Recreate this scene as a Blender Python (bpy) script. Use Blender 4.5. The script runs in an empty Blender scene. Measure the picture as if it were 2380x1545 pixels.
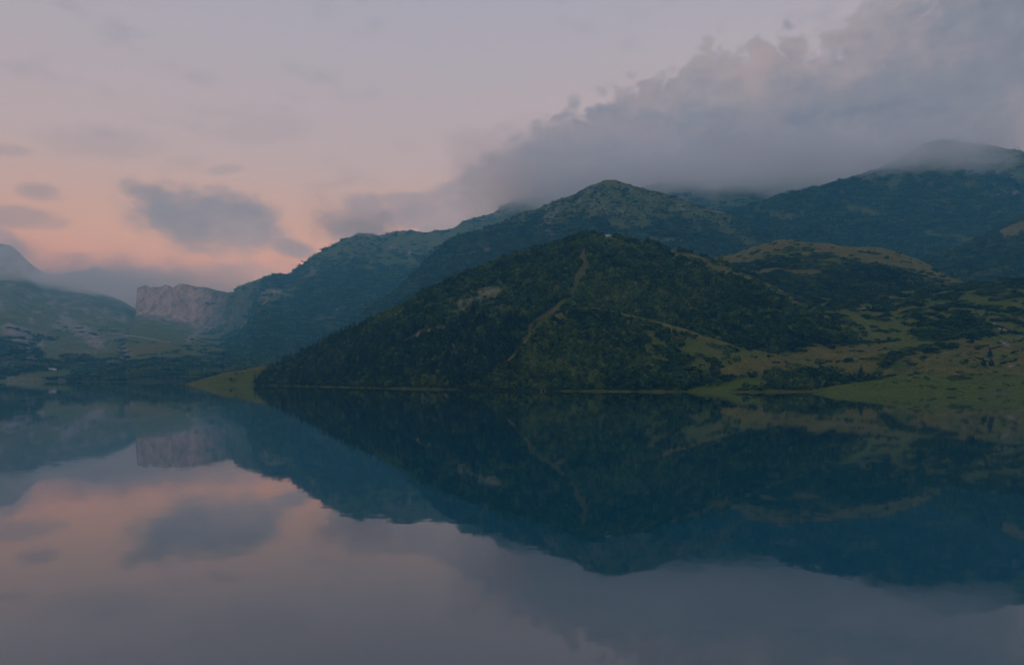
import bpy, math, random
import numpy as np

# ----------------------------------------------------------------------------------------------
# view constants: a level camera 20 m above the lake, lens shifted up a little
# (pixel numbers below are on a 2380 x 1545 grid; every point also gets its own distance in metres)
# ----------------------------------------------------------------------------------------------
F = 25.0 / 36.0 * 2380.0
CX, HZ, CAM_Z = 1190.0, 868.0, 20.0
scene = bpy.context.scene
col = scene.collection
random.seed(4)
RNG = np.random.default_rng(11)

# ---- camera
cd = bpy.data.cameras.new('camera'); cam = bpy.data.objects.new('camera', cd); col.objects.link(cam)
cam.location = (0, 0, CAM_Z); cam.rotation_euler = (math.radians(90), 0, 0)
cd.sensor_width = 36.0; cd.lens = 25.0; cd.shift_y = (HZ - 772.5) / 2380.0
cd.clip_start = 0.5; cd.clip_end = 30000
scene.camera = cam

# ---- render settings
scene.render.engine = 'CYCLES'
cy = scene.cycles
cy.use_denoising = True
cy.max_bounces = 8; cy.diffuse_bounces = 2; cy.glossy_bounces = 3; cy.volume_bounces = 5
cy.transparent_max_bounces = 8; cy.caustics_reflective = False; cy.caustics_refractive = False
cy.volume_step_rate = 1.0; cy.volume_max_steps = 96
cy.sample_clamp_indirect = 4.0
vs = scene.view_settings
vs.view_transform = 'Standard'; vs.look = 'None'; vs.gamma = 1.0; vs.use_curve_mapping = False
vs.exposure = 0.12


# ---- small expression helper for shader nodes
class S:
    def __init__(self, nt, sock): self.nt, self.s = nt, sock
    def _m(self, op, *o, clamp=False):
        n = self.nt.nodes.new('ShaderNodeMath'); n.operation = op; n.use_clamp = clamp
        for i, v in enumerate((self,) + o):
            if isinstance(v, S): self.nt.links.new(v.s, n.inputs[i])
            else: n.inputs[i].default_value = v
        return S(self.nt, n.outputs[0])
    def __add__(a, b): return a._m('ADD', b)
    __radd__ = __add__
    def __mul__(a, b): return a._m('MULTIPLY', b)
    __rmul__ = __mul__
    def __sub__(a, b): return a._m('SUBTRACT', b)
    def __rsub__(a, b): return (a * -1.0) + b
    def __truediv__(a, b): return a._m('DIVIDE', b)
    def clamp(a): return a._m('ADD', 0.0, clamp=True)
    def max(a, b): return a._m('MAXIMUM', b)
    def min(a, b): return a._m('MINIMUM', b)
    def pow(a, b): return a._m('POWER', b)
    def sstep(a, lo, hi):
        n = a.nt.nodes.new('ShaderNodeMapRange'); n.interpolation_type = 'SMOOTHSTEP'
        a.nt.links.new(a.s, n.inputs['Value'])
        n.inputs['From Min'].default_value = lo; n.inputs['From Max'].default_value = hi
        return S(a.nt, n.outputs['Result'])

def noise_node(nt, vec, scale, detail=4.0, rough=0.5, out='Fac', dist=0.0):
    n = nt.nodes.new('ShaderNodeTexNoise'); n.noise_dimensions = '3D'
    n.inputs['Scale'].default_value = scale; n.inputs['Detail'].default_value = detail
    n.inputs['Roughness'].default_value = rough; n.inputs['Distortion'].default_value = dist
    if vec is not None: nt.links.new(vec, n.inputs['Vector'])
    return S(nt, n.outputs[out])
def mapping(nt, vec, scale=(1, 1, 1), loc=(0, 0, 0), rot=(0, 0, 0)):
    n = nt.nodes.new('ShaderNodeMapping'); nt.links.new(vec, n.inputs['Vector'])
    n.inputs['Scale'].default_value = scale; n.inputs['Location'].default_value = loc; n.inputs['Rotation'].default_value = rot
    return n.outputs[0]
def sep(nt, vec):
    n = nt.nodes.new('ShaderNodeSeparateXYZ'); nt.links.new(vec, n.inputs[0])
    return [S(nt, o) for o in n.outputs]
def comb(nt, *v):
    n = nt.nodes.new('ShaderNodeCombineXYZ')
    for i, a in enumerate(v):
        if isinstance(a, S): nt.links.new(a.s, n.inputs[i])
        else: n.inputs[i].default_value = a
    return n.outputs[0]
def rgb(c): return (c[0], c[1], c[2], 1.0)
def mixc(nt, fac, a, b, mode='MIX'):
    n = nt.nodes.new('ShaderNodeMix'); n.data_type = 'RGBA'; n.blend_type = mode
    if isinstance(fac, S): nt.links.new(fac.s, n.inputs[0])
    else: n.inputs[0].default_value = fac
    for i, v in ((6, a), (7, b)):
        if isinstance(v, S): nt.links.new(v.s, n.inputs[i])
        else: n.inputs[i].default_value = rgb(v)
    return S(nt, n.outputs[2])
def ramp(nt, fac, stops, interp='LINEAR'):
    n = nt.nodes.new('ShaderNodeValToRGB'); cr = n.color_ramp; cr.interpolation = interp
    while len(cr.elements) < len(stops): cr.elements.new(0.5)
    for e, (p, c) in zip(cr.elements, stops):
        e.position = p; e.color = rgb(c)
    nt.links.new(fac.s, n.inputs[0])
    return S(nt, n.outputs[0])
def lin(r, g, b):
    f = lambda v: (v / 255 / 12.92) if v / 255 < 0.04045 else ((v / 255 + 0.055) / 1.055) ** 2.4
    return (f(r), f(g), f(b))

# ---- world: a dusk sky with clouds, laid out by azimuth and elevation
def azel(px, py):
    a = math.atan((px - CX) / F)
    return a, math.atan((HZ - py) / F * math.cos(a))

SUN_AZ, SUN_EL = math.radians(-24), math.radians(3.0)
def build_world():
    w = bpy.data.worlds.new('World'); scene.world = w; w.use_nodes = True
    w.cycles.sampling_method = 'MANUAL'; w.cycles.sample_map_resolution = 512
    nt = w.node_tree; nt.nodes.clear(); L = nt.links
    out = nt.nodes.new('ShaderNodeOutputWorld')
    tc = nt.nodes.new('ShaderNodeTexCoord'); d = tc.outputs['Generated']
    x, y, z = sep(nt, d)
    az = x._m('ARCTAN2', y)
    el = z._m('ARCSINE')
    # clear sky: peach low down on the sunset side, beige, then lilac grey
    e = (el * (1 / math.radians(90))).clamp()
    warm = ramp(nt, e, [(0.0, lin(196, 154, 106)), (0.065, lin(199, 158, 115)), (0.11, lin(190, 164, 142)),
                        (0.18, lin(174, 168, 175)), (0.29, lin(163, 166, 182)), (0.45, lin(146, 158, 184)), (1.0, lin(132, 150, 180))])
    cool = ramp(nt, e, [(0.0, lin(184, 170, 164)), (0.12, lin(190, 177, 174)), (0.20, lin(182, 176, 180)),
                        (0.29, lin(166, 169, 184)), (0.45, lin(146, 158, 184)), (1.0, lin(132, 150, 180))])
    side = (1.0 - ((az - SUN_AZ) / math.radians(42)).pow(2.0)).sstep(0.0, 1.0)
    sky = mixc(nt, side, cool, warm)
    # clouds
    nz1 = noise_node(nt, mapping(nt, d, (1, 1, 1.7)), 11.0, 8, 0.62) - 0.5
    nz2 = noise_node(nt, mapping(nt, d, (1, 1, 1.4), (3, 1, 7)), 42.0, 6, 0.66) - 0.5
    nzp = noise_node(nt, mapping(nt, d, (1, 1, 1.2), (2, 6, 4)), 24.0, 2.5, 0.45) - 0.5
    nz3 = noise_node(nt, mapping(nt, d, (1, 1, 1.4), (9, 4, 2)), 4.0, 5, 0.55)
    wisp = noise_node(nt, mapping(nt, d, (1, 1, 2.6), (1, 8, 3)), 10.0, 8, 0.62)
    # the great bank lying on the ridge at right: upper edge as a function of azimuth
    edge = [(-900, 878), (700, 850), (960, 560), (1020, 470), (1060, 432), (1080, 415), (1110, 375), (1150, 350), (1200, 325), (1240, 290),
            (1290, 262), (1340, 255), (1400, 220), (1450, 190), (1520, 165), (1600, 130), (1650, 105), (1700, 92), (1740, 102),
            (1800, 72), (1830, 58), (1870, 85), (1920, 95), (1980, 50), (2000, -10), (2100, -70), (2380, -180), (2800, -260)]
    st = []
    for px, py in edge:
        a, el_ = azel(px, py); st.append(((a / math.pi + 1) / 2, el_))
    st += [(0.74, 0.55), (0.86, 0.30), (1.0, 0.05)]
    st = [(p, (v / 1.0,) * 3) for p, v in sorted(st)]
    azw = az + nz2 * 0.035
    bound = ramp(nt, (azw / math.pi + 1.0) * 0.5, st)
    bank = ((bound - el) + nz1 * 0.085 + (nzp._m('ABSOLUTE') - 0.10) * (nz3 * 0.5 - 0.08) + (wisp - 0.5) * 0.06 + nz2 * 0.02).sstep(-0.010, 0.022) * (bound - el).sstep(-0.030, 0.0)
    # single clouds over the valley: (px, py, half width, half height, tilt, strength)
    blobs = [(482, 510, 185, 80, -0.10, 1.0), (580, 520, 85, 62, 0, 1.0), (370, 458, 95, 30, -0.15, 0.85), (675, 575, 60, 22, -0.2, 0.9), (95, 447, 60, 20, 0, 0.5), (20, 350, 60, 14, 0.1, 0.35), (130, 520, 40, 12, 0.3, 0.4), (520, 395, 50, 12, 0.2, 0.35), (250, 312, 45, 12, 0, 0.35),
             (30, 505, 120, 26, 0.1, 0.55), (10, 575, 70, 40, -0.5, 0.7), (830, 532, 75, 28, 0.1, 1.0), (850, 478, 60, 28, 0, 0.7), (985, 500, 150, 32, 0.05, 0.8),
             (960, 468, 85, 18, 0, 0.7), (600, 645, 150, 40, 0.0, 0.7), (330, 660, 120, 28, 0.0, 0.8), (60, 668, 300, 50, -0.12, 1.0), (1050, 450, 80, 26, 0.3, 0.7), (250, 330, 160, 40, 0.1, 0.22), (620, 300, 120, 30, 0.2, 0.2)]
    tot = None
    for px, py, rx, ry, t, s in blobs:
        a0, e0 = azel(px, py); k = math.cos(a0) ** 2 / F
        c_, s_ = math.cos(t), math.sin(t)
        da, de = az - a0, el - e0
        u = (da * c_ + de * s_) * (1 / (rx * k)); v = (de * c_ - da * s_) * (1 / (ry * math.cos(a0) / F))
        b = ((1.0 - (u * u + v * v)).max(-2.5) + nz1 * 2.3 + nz2 * 1.9).sstep(-0.55, 0.95) * s
        tot = b if tot is None else tot.max(b)
    # thin torn veils over the whole dome
    veil = (wisp + (nz3 - 0.5) * 0.6).sstep(0.56, 0.80) * 0.35 * el.sstep(0.0, 0.12)
    alpha = bank.max(tot.min(0.95)).max(veil).clamp()
    body = noise_node(nt, mapping(nt, d, (1, 1, 1.8), (5, 2, 1)), 3.2, 6, 0.55)
    deep = (bound - el + nz1 * 0.1).sstep(0.0, 0.16)
    grey = ramp(nt, body + nz2 * 0.45 + nz1 * 0.25 + (0.5 - deep) * 0.22, [(0.30, lin(106, 114, 132)), (0.48, lin(124, 130, 144)), (0.66, lin(148, 147, 156))])
    glow = (nz3 + nz1 * 0.5).sstep(0.52, 0.74) * el.sstep(0.22, 0.50)
    grey = mixc(nt, glow * 0.55, grey, lin(182, 164, 154))
    low = ramp(nt, body + nz2 * 0.5, [(0.30, lin(98, 110, 134)), (0.60, lin(136, 138, 154))])
    cloudc = mixc(nt, bank, low, grey)
    skyc = mixc(nt, alpha * 0.96, sky, cloudc)
    b1 = nt.nodes.new('ShaderNodeBackground'); L.new(skyc.s, b1.inputs['Color']); b1.inputs['Strength'].default_value = SKY_GAIN
    nish = nt.nodes.new('ShaderNodeTexSky'); nish.sky_type = 'NISHITA'; nish.sun_disc = False
    nish.sun_elevation = SUN_EL; nish.sun_rotation = SUN_AZ; nish.altitude = 1600; nish.dust_density = 2.0
    b2 = nt.nodes.new('ShaderNodeBackground'); L.new(nish.outputs[0], b2.inputs['Color']); b2.inputs['Strength'].default_value = 0.06
    mx = nt.nodes.new('ShaderNodeMixShader'); mx.inputs[0].default_value = 0.10
    L.new(b1.outputs[0], mx.inputs[1]); L.new(b2.outputs[0], mx.inputs[2]); L.new(mx.outputs[0], out.inputs['Surface'])
SKY_GAIN = 1.10
build_world()

# ---- sun: already behind the left-hand mountains, only a broad weak glow is left
sd = bpy.data.lights.new('sun', 'SUN'); sd.energy = 0.6; sd.angle = math.radians(3); sd.color = (1.0, 0.80, 0.62)
so = bpy.data.objects.new('sun', sd); col.objects.link(so)
so.rotation_euler = (math.radians(90) - SUN_EL, 0, math.pi - SUN_AZ)

HAZE_DENSITY = 1.18e-4
HAZE_COLOR = (0.19, 0.68, 0.98)

# ----------------------------------------------------------------------------------------------
# numpy tools
# ----------------------------------------------------------------------------------------------
def _hash(ix, iy, seed):
    h = (ix.astype(np.int64) * 374761393 + iy.astype(np.int64) * 668265263 + seed * 1274126177) & 0xFFFFFFFF
    h = ((h ^ (h >> 13)) * 1274126177) & 0xFFFFFFFF
    h = h ^ (h >> 16)
    return (h & 0xFFFF) / 65535.0 * 2 * np.pi
def perlin(x, y, seed=0):
    x0 = np.floor(x); y0 = np.floor(y); fx = x - x0; fy = y - y0
    u = fx * fx * fx * (fx * (fx * 6 - 15) + 10); v = fy * fy * fy * (fy * (fy * 6 - 15) + 10)
    def g(ox, oy):
        a = _hash(x0 + ox, y0 + oy, seed)
        return np.cos(a) * (fx - ox) + np.sin(a) * (fy - oy)
    n = (g(0, 0) * (1 - u) + g(1, 0) * u) * (1 - v) + (g(0, 1) * (1 - u) + g(1, 1) * u) * v
    return n * 1.5
def fbm(x, y, oct=4, seed=0, gain=0.5):
    s = 0.0; a = 1.0; t = 0.0
    for i in range(oct):
        s = s + a * perlin(x * 2 ** i + 17.3 * i, y * 2 ** i - 9.1 * i, seed + i); t += a; a *= gain
    return s / t
def ridged(x, y, oct=4, seed=0):
    s = 0.0; a = 1.0; t = 0.0
    for i in range(oct):
        s = s + a * (1 - np.abs(perlin(x * 2 ** i, y * 2 ** i, seed + i))); t += a; a *= 0.5
    return s / t - 0.75
def sst(v, a, b):
    t = np.clip((v - a) / (b - a), 0, 1); return t * t * (3 - 2 * t)
def pchip(xk, yk, x):
    """monotone cubic through knots; yk may be (n,) or (n,m) -> rows interpolated at x"""
    xk = np.asarray(xk, float); yk = np.asarray(yk, float)
    h = np.diff(xk); sh = (-1,) + (1,) * (yk.ndim - 1)
    dl = np.diff(yk, axis=0) / h.reshape(sh)
    m = np.zeros_like(yk)
    if len(xk) > 2:
        a, b = dl[:-1], dl[1:]
        hm = np.where(a * b > 0, 2 * a * b / np.where(np.abs(a + b) < 1e-12, 1, a + b), 0)
        m[1:-1] = hm
    m[0] = dl[0]; m[-1] = dl[-1]
    i = np.clip(np.searchsorted(xk, x, side='right') - 1, 0, len(xk) - 2)
    hh = h[i].reshape((-1,) + (1,) * (yk.ndim - 1)); t = ((x - xk[i]) / h[i]); t = t.reshape((-1,) + (1,) * (yk.ndim - 1))
    t = np.clip(t, 0, 1)
    return ((1 + 2 * t) * (1 - t) ** 2) * yk[i] + t * (1 - t) ** 2 * hh * m[i] + t * t * (3 - 2 * t) * yk[i + 1] + t * t * (t - 1) * hh * m[i + 1]
def seg_dist(px, py, pts):
    best = np.full(px.shape, 1e9)
    if len(pts) == 1: return np.hypot(px - pts[0][0], py - pts[0][1])
    for (ax, ay), (bx, by) in zip(pts[:-1], pts[1:]):
        dx, dy = bx - ax, by - ay; l2 = dx * dx + dy * dy + 1e-9
        t = np.clip(((px - ax) * dx + (py - ay) * dy) / l2, 0, 1)
        best = np.minimum(best, np.hypot(px - ax - t * dx, py - ay - t * dy))
    return best

# ----------------------------------------------------------------------------------------------
# materials
# ----------------------------------------------------------------------------------------------
def new_mat(name):
    m = bpy.data.materials.new(name); m.use_nodes = True; nt = m.node_tree
    b = nt.nodes['Principled BSDF']
    return m, nt, b
def plain(name, c, rough=0.8, var=0.25, scale=3.0, bump=0.0):
    m, nt, b = new_mat(name)
    tc = nt.nodes.new('ShaderNodeTexCoord')
    n = noise_node(nt, tc.outputs['Object'], scale, 5, 0.6)
    cc = mixc(nt, n, tuple(v * (1 - var) for v in c), tuple(min(1, v * (1 + var)) for v in c))
    nt.links.new(cc.s, b.inputs['Base Color']); b.inputs['Roughness'].default_value = rough
    b.inputs['Specular IOR Level'].default_value = 0.25
    if bump:
        bn = nt.nodes.new('ShaderNodeBump'); bn.inputs['Strength'].default_value = bump
        nt.links.new(n.s, bn.inputs['Height']); nt.links.new(bn.outputs[0], b.inputs['Normal'])
    return m

def attr(nt, name, kind='GEOMETRY', out='Fac'):
    n = nt.nodes.new('ShaderNodeAttribute'); n.attribute_name = name; n.attribute_type = kind
    return S(nt, n.outputs[out])

def hillside_material():
    m, nt, b = new_mat('hillside')
    geo = nt.nodes.new('ShaderNodeNewGeometry'); P = geo.outputs['Position']
    n1 = noise_node(nt, P, 1 / 90.0, 6, 0.62)
    n2 = noise_node(nt, P, 1 / 14.0, 6, 0.65)
    n3 = noise_node(nt, mapping(nt, P, (1, 1, 0.25)), 1 / 26.0, 7, 0.68)
    n4 = noise_node(nt, P, 1 / 3.5, 4, 0.6)
    grass = ramp(nt, (n1 * 0.5 + n2 * 0.5), [(0.30, (0.046, 0.066, 0.009)), (0.5, (0.090, 0.102, 0.014)), (0.72, (0.150, 0.126, 0.026))])
    brown = ramp(nt, n2, [(0.3, (0.082, 0.072, 0.010)), (0.7, (0.170, 0.130, 0.026))])
    green = ramp(nt, n2 * 0.6 + n4 * 0.4, [(0.3, (0.050, 0.076, 0.004)), (0.7, (0.108, 0.118, 0.008))])
    wood = ramp(nt, n2, [(0.3, (0.014, 0.024, 0.010)), (0.7, (0.034, 0.050, 0.018))])
    rock = ramp(nt, n3, [(0.28, (0.075, 0.062, 0.055)), (0.42, (0.17, 0.14, 0.125)), (0.58, (0.29, 0.235, 0.20)), (0.72, (0.37, 0.31, 0.26))])
    n5 = noise_node(nt, mapping(nt, P, (1, 0.5, 0.10)), 1 / 34.0, 7, 0.72, dist=0.6)
    pale = ramp(nt, n5 * 0.85 + n1 * 0.15, [(0.36, (0.15, 0.115, 0.095)), (0.44, (0.36, 0.27, 0.215)), (0.56, (0.52, 0.39, 0.31)), (0.72, (0.60, 0.46, 0.37))])
    dirt = ramp(nt, n4, [(0.3, (0.085, 0.066, 0.044)), (0.7, (0.15, 0.115, 0.078))])
    c = grass
    for nm, cc, k in (('brown', brown, 0.5), ('green', green, 0.5), ('wood', wood, 0.6), ('dirt', dirt, 0.6), ('rock', rock, 0.9), ('pale', pale, 0.5)):
        a = attr(nt, nm)
        f = (a + (n2 - 0.5) * k * 2.0 * (a * (1.0 - a)) * 4.0 + (n4 - 0.5) * k * (a * (1.0 - a)) * 4.0).sstep(0.15, 0.9)
        c = mixc(nt, f, c, cc)
    tone = ramp(nt, n4, [(0.25, (0.72, 0.72, 0.72)), (0.75, (1.22, 1.22, 1.22))])
    c = mixc(nt, 1.0, c, tone, 'MULTIPLY')
    nt.links.new(c.s, b.inputs['Base Color'])
    b.inputs['Roughness'].default_value = 0.95; b.inputs['Specular IOR Level'].default_value = 0.1
    bn = nt.nodes.new('ShaderNodeBump'); bn.inputs['Strength'].default_value = 0.8; bn.inputs['Distance'].default_value = 3.0
    nt.links.new((n2 * 0.6 + n3 * 0.8 + n4 * 0.25).s, bn.inputs['Height']); nt.links.new(bn.outputs[0], b.inputs['Normal'])
    return m
M_HILL = hillside_material()

def foliage_material(name, dark, mid, light, tint='tint'):
    m, nt, b = new_mat(name)
    t = attr(nt, tint, 'INSTANCER')
    geo = nt.nodes.new('ShaderNodeNewGeometry')
    n = noise_node(nt, geo.outputs['Position'], 1 / 1.6, 4, 0.7)
    big = noise_node(nt, geo.outputs['Position'], 1 / 60.0, 3, 0.6)
    c = ramp(nt, (t * 0.75 + n * 0.45 + big * 0.3 - 0.25).clamp(), [(0.2, dark), (0.5, mid), (0.85, light)])
    nt.links.new(c.s, b.inputs['Base Color'])
    b.inputs['Roughness'].default_value = 0.85; b.inputs['Specular IOR Level'].default_value = 0.15
    return m
M_LEAF = foliage_material('leaves', (0.006, 0.020, 0.007), (0.036, 0.074, 0.013), (0.135, 0.165, 0.028))
M_NEEDLE = foliage_material('needles', (0.010, 0.024, 0.013), (0.020, 0.040, 0.017), (0.046, 0.068, 0.024))
M_BARK = plain('bark', (0.07, 0.05, 0.035), 0.9, 0.4, 6.0)
M_BOULDER = plain('boulder_stone', (0.17, 0.155, 0.15), 0.85, 0.4, 1.2, 0.4)

# ----------------------------------------------------------------------------------------------
# terrain: each hill is a height surface from its foot to its ridge and down its far side
# ----------------------------------------------------------------------------------------------
LAYERS = []
class Hill:
    def __init__(s, name, foot, ridge, prof, back=((1.25, 0.9), (1.8, 0.5), (2.6, -0.05)), step=4.0, n=170, nback=26, foot_z=-8.0,
                 amp=6.0, scale=120.0, gully=0.0, gscale=160.0, seed=1, ridge_amp=0.25, fine=1.2, warp=None, far=1.0, foot_far=1.0):
        s.name = name
        ridge = [(a, b, c * far) for a, b, c in ridge]; foot = [(p[0], p[1] * foot_far) + tuple(p[2:]) for p in foot]
        px = np.arange(ridge[0][0], ridge[-1][0] + 0.1, step)
        fk = np.array(foot, float); rk = np.array(ridge, float)
        Df = pchip(fk[:, 0], fk[:, 1], np.clip(px, fk[0, 0], fk[-1, 0]))
        fz = foot_z if fk.shape[1] < 3 else pchip(fk[:, 0], fk[:, 2], np.clip(px, fk[0, 0], fk[-1, 0]))
        fz = np.broadcast_to(fz, px.shape)
        rpy = pchip(rk[:, 0], rk[:, 1], px); Dr = pchip(rk[:, 0], rk[:, 2], px)
        zr = CAM_Z + (HZ - rpy) / F * Dr
        # profile
        pk = np.array(list(prof), float)
        sf = np.linspace(0, 1, n); hf = pchip(pk[:, 0], pk[:, 1], sf)
        bk = np.array([(1.0, 1.0)] + list(back), float)
        sb = np.linspace(1.0, bk[-1, 0], nback + 1)[1:]; hb = pchip(bk[:, 0], bk[:, 1], sb)
        sv = np.concatenate([sf, sb]); hv = np.concatenate([hf, hb])
        s.sv = sv; s.nf = n
        D = Df[None, :] + sv[:, None] * (Dr - Df)[None, :]
        Z = fz[None, :] + hv[:, None] * (zr - fz)[None, :]
        if warp is not None:
            Z = warp(px[None, :], sv[:, None], D, Z, fz[None, :], zr[None, :])
        X = (px[None, :] - CX) / F * D
        # relief
        up = np.clip((Z + 6) / 25.0, 0, 1) * (1 - (1 - ridge_amp) * np.exp(-((sv[:, None] - 1) / 0.10) ** 2))
        rel = amp * fbm(X / scale, D / scale, 5, seed) + fine * fbm(X / 14.0, D / 14.0, 3, seed + 31)
        if gully:
            wx = X / gscale + 0.5 * fbm(X / 300, D / 300, 2, seed + 5)
            rel = rel + gully * ridged(wx, D / (gscale * 3.0), 4, seed + 9)
        Z = Z + rel * up
        s.px = np.broadcast_to(px[None, :], D.shape); s.X, s.D, s.Z = X, D, Z
        s.py = HZ - (Z - CAM_Z) / D * F
        s.ridge_py = s.py[:n].min(axis=0); s.colpx = px; s.ridge_D = Dr
        s.m = {k: np.zeros(D.shape) for k in ('brown', 'green', 'wood', 'dirt', 'rock', 'pale')}
        s.wpx = s.px + 14 * fbm(X / 45, D / 45, 3, seed + 50); s.wpy = s.py + 8 * fbm(X / 45, D / 45, 3, seed + 60)
        s.slope = None
        LAYERS.append(s)
    def stroke(s, mask, pts, r, val=1.0, soft=0.5):
        d = seg_dist(s.wpx, s.wpy * 1.0, pts) / r
        k = val * (1 - sst(d, 1 - soft, 1 + soft))
        s.m[mask] = np.maximum(s.m[mask], k); return s
    def clear(s, mask, pts, r, val=1.0, soft=0.5):
        d = seg_dist(s.wpx, s.wpy, pts) / r
        s.m[mask] = s.m[mask] * (1 - val * (1 - sst(d, 1 - soft, 1 + soft))); return s
    def build(s, kind='structure'):
        nr, nc = s.D.shape
        v = np.stack([s.X, s.D, s.Z], -1).reshape(-1, 3).astype(np.float32)
        i = np.arange(nr * nc).reshape(nr, nc)
        q = np.stack([i[:-1, :-1], i[:-1, 1:], i[1:, 1:], i[1:, :-1]], -1).reshape(-1, 4).astype(np.int32)
        me = bpy.data.meshes.new(s.name)
        me.vertices.add(len(v)); me.vertices.foreach_set('co', v.ravel())
        me.loops.add(q.size); me.loops.foreach_set('vertex_index', q.ravel())
        me.polygons.add(len(q)); me.polygons.foreach_set('loop_start', np.arange(0, q.size, 4, dtype=np.int32))
        me.polygons.foreach_set('use_smooth', np.ones(len(q), bool))
        me.update(calc_edges=True)
        for k, a in s.m.items():
            at = me.attributes.new(k, 'FLOAT', 'POINT'); at.data.foreach_set('value', np.clip(a, 0, 1).ravel().astype(np.float32))
        me.materials.append(M_HILL)
        o = bpy.data.objects.new(s.name, me); col.objects.link(o); o['kind'] = kind
        s.obj = o
        return o
    def scatter(s, count, dens, margin=30, pxr=(-200, 2580)):
        """random points on the surface, weighted by area x density"""
        X, D, Z = s.X, s.D, s.Z
        ax, ay, az = X[:-1, 1:] - X[:-1, :-1], D[:-1, 1:] - D[:-1, :-1], Z[:-1, 1:] - Z[:-1, :-1]
        bx, by, bz = X[1:, :-1] - X[:-1, :-1], D[1:, :-1] - D[:-1, :-1], Z[1:, :-1] - Z[:-1, :-1]
        area = np.sqrt((ay * bz - az * by) ** 2 + (az * bx - ax * bz) ** 2 + (ax * by - ay * bx) ** 2)
        w = area * np.clip(dens[:-1, :-1], 0, None)
        w[Z[:-1, :-1] < 1.0] = 0
        w[(s.px[:-1, :-1] < pxr[0]) | (s.px[:-1, :-1] > pxr[1])] = 0
        w[s.nf + 3:] = 0
        idx_l = LAYERS.index(s)
        for k in LAYERS:
            if k is s: continue
            ry = np.interp(s.px[:-1, :-1], k.colpx, k.ridge_py, left=9e9, right=9e9)
            rD = np.interp(s.px[:-1, :-1], k.colpx, k.ridge_D)
            w[(ry < s.py[:-1, :-1] - margin) & (rD < D[:-1, :-1])] = 0
        tot = w.sum()
        if tot <= 0: return np.zeros((0, 3))
        c = RNG.choice(w.size, size=count, p=(w / tot).ravel())
        r, cc = np.unravel_index(c, w.shape)
        u, t = RNG.random(count), RNG.random(count)
        def bl(A): return (A[r, cc] * (1 - u) + A[r, cc + 1] * u) * (1 - t) + (A[r + 1, cc] * (1 - u) + A[r + 1, cc + 1] * u) * t
        return np.stack([bl(X), bl(D), bl(Z)], -1)

def hit(px, py):
    best = None
    for k in LAYERS:
        if px < k.colpx[0] or px > k.colpx[-1]: continue
        c = int(round((px - k.colpx[0]) / (k.colpx[1] - k.colpx[0])))
        c = min(c, k.px.shape[1] - 1)
        yy = k.py[:, c]; j = np.where(yy <= py)[0]
        if len(j) and (best is None or k.D[j[0], c] < best[1]):
            best = (k.X[j[0], c], k.D[j[0], c], k.Z[j[0], c])
    return best
def ground_z(x, y):
    """highest terrain height at a world x, y"""
    px = CX + F * x / y; zz = -99.0
    for k in LAYERS:
        if px < k.colpx[0] or px > k.colpx[-1]: continue
        c = min(int(round((px - k.colpx[0]) / (k.colpx[1] - k.colpx[0]))), k.px.shape[1] - 1)
        if y < k.D[0, c] or y > k.D[-1, c]: continue
        zz = max(zz, float(np.interp(y, k.D[:, c], k.Z[:, c])))
    return zz

# --- shared shoreline distances (px, D)
SHORE = [(-500, 1720), (0, 1700), (150, 1660), (300, 1560), (380, 1400), (430, 1300), (600, 1185), (750, 1060), (900, 945), (1050, 870), (1200, 812), (1350, 790), (1500, 772),
         (1600, 764), (1700, 752), (1780, 744), (1815, 752), (1850, 762), (1880, 758), (1900, 748), (2100, 735), (2500, 720), (2800, 700)]
SLOPE = ((0, 0), (0.25, 0.20), (0.55, 0.52), (0.85, 0.86), (1, 1))
CONCAVE = ((0, 0), (0.25, 0.10), (0.5, 0.30), (0.8, 0.72), (1, 1))
CONVEX = ((0, 0), (0.15, 0.18), (0.4, 0.52), (0.7, 0.84), (1, 1))

# distant summit showing over the fog
far_peak = Hill('distant_peak', [(60, 4900, 200), (400, 4900, 200)], [(60, 680, 5400), (140, 638, 5400), (180, 630, 5400), (205, 627, 5400), (222, 620, 5400), (240, 628, 5400), (262, 641, 5400), (320, 672, 5400), (400, 720, 5400)],
                SLOPE, n=60, nback=10, amp=14, scale=150, ridge_amp=0.15, far=1.8, foot_far=1.8)
# far left mountain
west = Hill('far_mountain', [(-600, 1725), (0, 1705), (300, 1690), (600, 1700)],
            [(-600, 520, 4300), (-200, 545, 4200), (0, 566, 4000), (28, 572, 3950), (60, 602, 3900), (100, 632, 3850), (150, 650, 3800), (200, 667, 3700), (250, 684, 3600),
             (290, 702, 3500), (312, 716, 3450), (335, 735, 3400), (380, 765, 3300), (450, 800, 3200), (600, 850, 3000)],
            ((0, 0), (0.06, 0.03), (0.15, 0.10), (0.30, 0.22), (0.5, 0.44), (0.75, 0.73), (1, 1)), step=4, n=200, amp=26, scale=260, gully=42, gscale=210, seed=3, ridge_amp=0.2, fine=3, far=1.85)
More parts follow.
